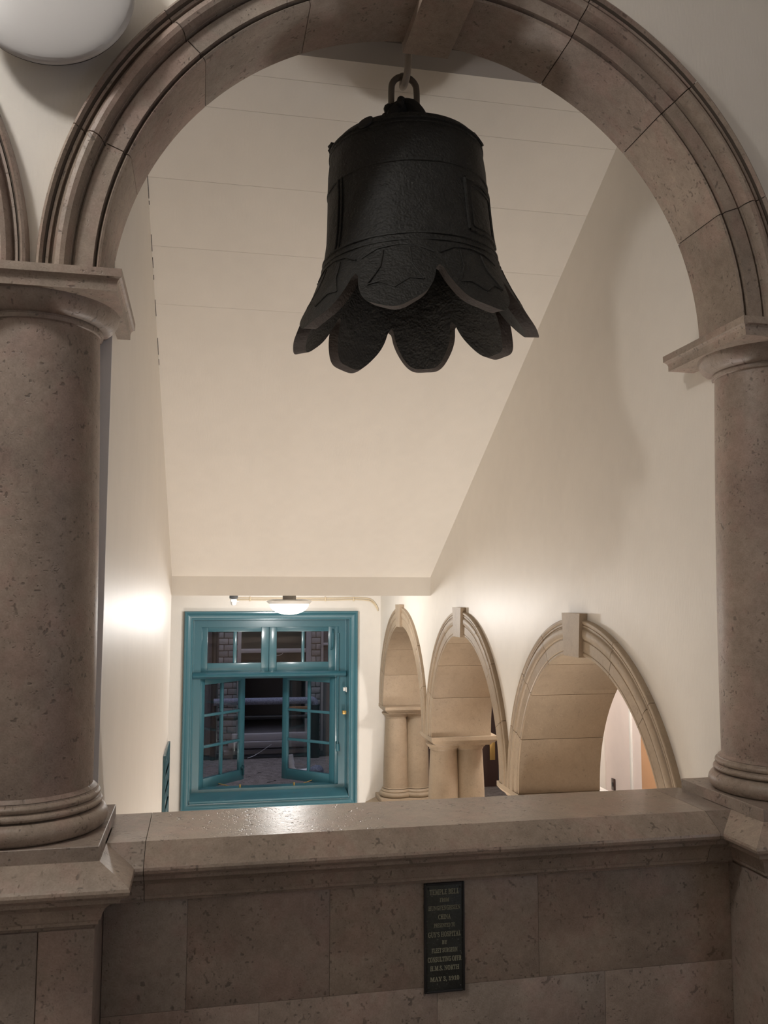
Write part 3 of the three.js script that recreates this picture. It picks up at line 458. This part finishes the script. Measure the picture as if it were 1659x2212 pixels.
// teal slatted panel on the left wall
{
  const t = thing('slatted_panel', 'dark teal slatted panel low on the left wall beside the window', 'panel', [XL, -2.75, -5.5]);
  const x0 = XL, x1 = XL + .016; part('frame', [rbox(x0, x1, -2.0, -.92, -5.30, -5.26), rbox(x0, x1, -2.0, -.92, -5.785, -5.745), rbox(x0, x1, -.96, -.92, -5.745, -5.30), rbox(x0, x1, -2.0, -1.95, -5.745, -5.30), rbox(x0, x0 + .006, -1.95, -.96, -5.745, -5.30)], M.tealDark, t);
  for (let i = 0; i < 10; i++) { const g = rbox(-.0025, .0025, -.045, .045, -.2225, .2225, .001); g.rotateZ(-.09); g.translate(x0 + .011, -1.0 - i * .1, -5.5225); part('slat', g, M.tealDark, t); }
}
// ---------------------------------------------------------------- lamps off camera: landing and passage
{
  for (const [k, lab, c] of [['landing', 'lit round glass ceiling lamp of the landing near the left arch', 0], ['landingFill', 'added unseen globe lamp for fill at the back of the landing', 0], ['hall', 'lit round glass ceiling lamp of the passage', 0]]) {  // the back landing lamp is added as general fill
    const [x, y, z, I] = LAMP[k], top = k === 'hall' ? .35 : 2.35, t = thing('ceiling_lamp', lab, 'lamp', [x, top, z]);
    part('rose', [lathe([[.001, top], [.06, top], [.05, top - .03], [.001, top - .03]], x, z, 32), bar([x, top - .03, z], [x, y + .12, z], .01)], M.whitePlastic, t); const gl = new THREE.SphereGeometry(.11, 32, 16); gl.translate(x, y, z); part('globe', gl, M.bulb, t);
    const L = new THREE.PointLight(WARM, I); L.position.set(x, y, z); L.castShadow = true; L.shadow.radius = 5; if (k === 'landingFill') L.shadow.radius = 12; else if (k === 'landing') L.shadow.radius = 6; scene.add(L);
  }
  { const [x, y, z, I] = LAMP.flight, t = thing('standing_lamp', 'round globe lamp on a post beside the lower stair flight', 'lamp', [x, -3.7, z]);
    part('post', [bar([x, -3.75, z], [x, y - .19, z], .015), lathe([[.001, -3.75], [.12, -3.75], [.12, -3.73], [.001, -3.73]], x, z, 24)], M.black, t); const gl = new THREE.SphereGeometry(.2, 32, 16); gl.translate(x, y, z); part('globe', gl, M.bulb, t);
    const L = new THREE.PointLight(WARM, I); L.position.set(x, y, z); L.castShadow = true; L.shadow.radius = 9; scene.add(L); }
  const w = struct('window_2'); part('pane', box(3.185, 3.195, -.5, .8, 0, 1.1), M.sheen, w); part('frame', [rbox(3.16, 3.21, -.58, .88, -.08, 0), rbox(3.16, 3.21, -.58, .88, 1.1, 1.18), rbox(3.16, 3.21, .8, .88, 0, 1.1), rbox(3.16, 3.21, -.58, -.5, 0, 1.1)], M.whitePlastic, w);
  scene.add(daylight);
}
// ---------------------------------------------------------------- light well outside the window
{
  const fz = -10.8;
  const rf = struct('floor'); part('flat_roof', box(-2.2, 3.6, -2.2, -1.90, fz - .1, -7.9), M.roof, rf); part('upstand', rbox(-1.5, 3.2, -1.91, -1.885, fz, fz + .30, .01), M.pipe, rf);
  const lv = []; for (let i = 0; i < 46; i++) { const g = new THREE.ConeGeometry(.012 + .02 * rnd(), .03 + .05 * rnd(), 3); g.scale(1, 1, .15); g.rotateX(Math.PI / 2 * (.8 + .3 * rnd())); g.rotateY(rnd() * 6); g.translate(.0 + rnd() * 1.3, -1.895, -8.25 - rnd() * rnd() * 2); lv.push(g); }
  const leaf = thing('dead_leaves', 'scattered dead leaves on the flat roof outside the window', 'leaves', [.6, -2.05, -9]); leaf.userData.kind = 'stuff'; part('leaf_litter', lv, M.pipe, leaf);
  const fa = thing('facing_building', 'grey facing building across the light well with sash windows and white painted brick', 'building', [.6, -2.05, fz]);
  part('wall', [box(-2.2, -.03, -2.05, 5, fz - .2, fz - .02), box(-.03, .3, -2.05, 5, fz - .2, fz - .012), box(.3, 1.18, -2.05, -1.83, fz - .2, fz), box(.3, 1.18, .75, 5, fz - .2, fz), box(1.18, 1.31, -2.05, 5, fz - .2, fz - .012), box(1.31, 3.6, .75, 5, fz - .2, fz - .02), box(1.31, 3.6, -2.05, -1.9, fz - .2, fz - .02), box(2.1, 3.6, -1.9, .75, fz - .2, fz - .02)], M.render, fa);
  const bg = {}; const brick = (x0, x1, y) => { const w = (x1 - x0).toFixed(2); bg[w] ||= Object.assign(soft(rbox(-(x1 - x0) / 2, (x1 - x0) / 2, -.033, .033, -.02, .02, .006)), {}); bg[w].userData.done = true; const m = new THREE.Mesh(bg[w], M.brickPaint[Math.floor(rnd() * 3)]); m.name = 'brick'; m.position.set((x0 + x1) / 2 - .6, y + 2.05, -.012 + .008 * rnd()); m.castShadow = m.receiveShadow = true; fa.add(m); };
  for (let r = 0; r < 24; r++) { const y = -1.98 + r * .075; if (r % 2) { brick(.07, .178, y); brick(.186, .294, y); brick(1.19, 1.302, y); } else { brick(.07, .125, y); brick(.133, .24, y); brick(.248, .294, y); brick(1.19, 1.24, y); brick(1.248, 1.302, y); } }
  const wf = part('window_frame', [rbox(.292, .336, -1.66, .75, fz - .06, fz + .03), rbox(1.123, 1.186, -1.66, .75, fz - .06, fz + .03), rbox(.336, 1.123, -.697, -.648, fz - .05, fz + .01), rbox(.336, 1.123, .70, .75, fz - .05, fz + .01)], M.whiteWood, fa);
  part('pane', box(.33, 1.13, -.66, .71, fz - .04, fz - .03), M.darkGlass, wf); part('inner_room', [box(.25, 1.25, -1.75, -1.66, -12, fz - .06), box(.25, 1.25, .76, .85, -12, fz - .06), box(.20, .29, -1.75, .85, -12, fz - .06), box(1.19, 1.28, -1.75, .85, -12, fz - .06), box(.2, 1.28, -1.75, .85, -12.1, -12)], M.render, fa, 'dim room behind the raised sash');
  part('window_sill', [rbox(.24, 1.20, -1.73, -1.652, fz, fz + .08), rbox(.2, 1.22, -1.80, -1.735, fz, fz + .14), rbox(.15, 1.24, -1.90, -1.845, fz, fz + .10)], M.whiteWood, fa);
  part('roller_blind_cord', tube([[.70, -.70, fz + .015], [.73, -.725, fz + .015], [.78, -.728, fz + .015], [.82, -.72, fz + .015], [.84, -.70, fz + .015]], .004, 16, 6), M.whiteWood, fa);
  const w2 = part('window_frame', [rbox(1.31, 1.34, -1.9, .75, fz - .05, fz), rbox(1.34, 2.06, -.615, -.583, fz - .05, fz), rbox(2.06, 2.1, -1.9, .75, fz - .05, fz)], M.whiteWood, fa); part('pane', box(1.33, 2.08, -1.9, .75, fz - .04, fz - .03), M.render, w2);
  // pipes
  const pz = -10.45, py = -1.235;
  const a = thing('pipe_run', 'thick frosted pipe with black drops at both ends outside the window', 'pipe', [.6, py, pz]);
  part('frosted_pipe', bar([.02, py, pz], [1.16, py, pz], .040, 20), M.frost, a); part('elbow', tube([[1.14, py, pz], [1.175, py - .005, pz], [1.195, py - .03, pz], [1.198, py - .07, pz]], .044, 16, 16), M.frost, a);
  part('drop_pipe', bar([1.197, py - .05, pz], [1.197, -2.05, pz], .058, 20), M.pipe, a); part('drop_pipe', bar([.02, .8, pz - .05], [.02, -2.05, pz - .05], .034, 16), M.pipe, a);
  const b = thing('pipe', 'thinner dark pipe running below the frosted pipe', 'pipe', [.6, -1.42, pz]); part('tube', bar([.06, -1.42, pz], [1.135, -1.42, pz], .022, 14), M.pipe, b);
  const st2 = thing('tan_stick', 'short tan batten behind the right open leaf', 'stick', [.98, -1.345, pz]); part('stick', rbox(.85, 1.12, -1.355, -1.315, pz - .1, pz - .06, .004), M.orangeWood, st2);  // tan bar in one even colour
  const wz = -9.3, wp = thing('waste_pipe', 'white bent plastic waste pipe lying on the flat roof', 'pipe', [.87, -1.9, wz]), W3 = pts => pts.map(([x, y]) => [x * .92, y * .92, wz]);
  part('pipe', tube(W3([[.885, -1.80], [.895, -1.88], [.91, -1.955], [.95, -1.99], [1.05, -1.99], [1.12, -1.985]]), .030, 40, 14), M.whitePipe, wp);
  for (const p of [[[.888, -1.865], [.899, -1.905]], [[1.07, -1.99], [1.10, -1.99]]]) { const [u, v] = W3(p); part('collar', bar(u, v, .035, 16), M.whitePipe, wp); }
  const gb = new THREE.IcosahedronGeometry(.069, 3), gp = gb.attributes.position; for (let i = 0; i < gp.count; i++) { const x = gp.getX(i), y = gp.getY(i), z = gp.getZ(i), f = 1 + .12 * Math.sin(x * 130) * Math.sin(y * 110 + 1) * Math.sin(z * 120); gp.setXYZ(i, x * f * 1.1, y * f * .9, z * f); } gb.translate(1.09, -1.83, wz); part('foil_wrap', gb, M.frost, wp, 'crumpled silvery wrap on the pipe end');
  const wi = thing('wire', 'thin pale wire sagging across the light well', 'wire', [.6, -1.9, -10.3]); part('wire', tube([[.42, -1.892, -10.5], [.49, -1.868, -10.5], [.56, -1.83, -10.5], [.63, -1.785, -10.5], [.70, -1.74, -10.5]], .004, 30, 6), M.whitePipe, wi);
  const sw = struct('wall_well_left'); part('render', box(-2.4, -.9, -2.2, 3.2, fz - .1, -7.9), M.render, sw);
  const sr = struct('wall_well_right'); part('render', box(2.4, 3.6, -2.2, 3.2, fz - .1, -8.98), M.render, sr);
  const ob = struct('wall_well_near'); part('render', [box(-2.6, 3.6, .0, 3.2, -8.0, -7.9), box(1.85, 3.6, -2.9, .5, -9.0, -8.75)], M.render, ob);
}
scene.traverse(o => { if (o.userData && o.userData.__b) delete o.userData.__b; });
for (const o of scene.children) o.position.y += EYE;
daylight.updateMatrixWorld();
renderer.render(scene, camera);
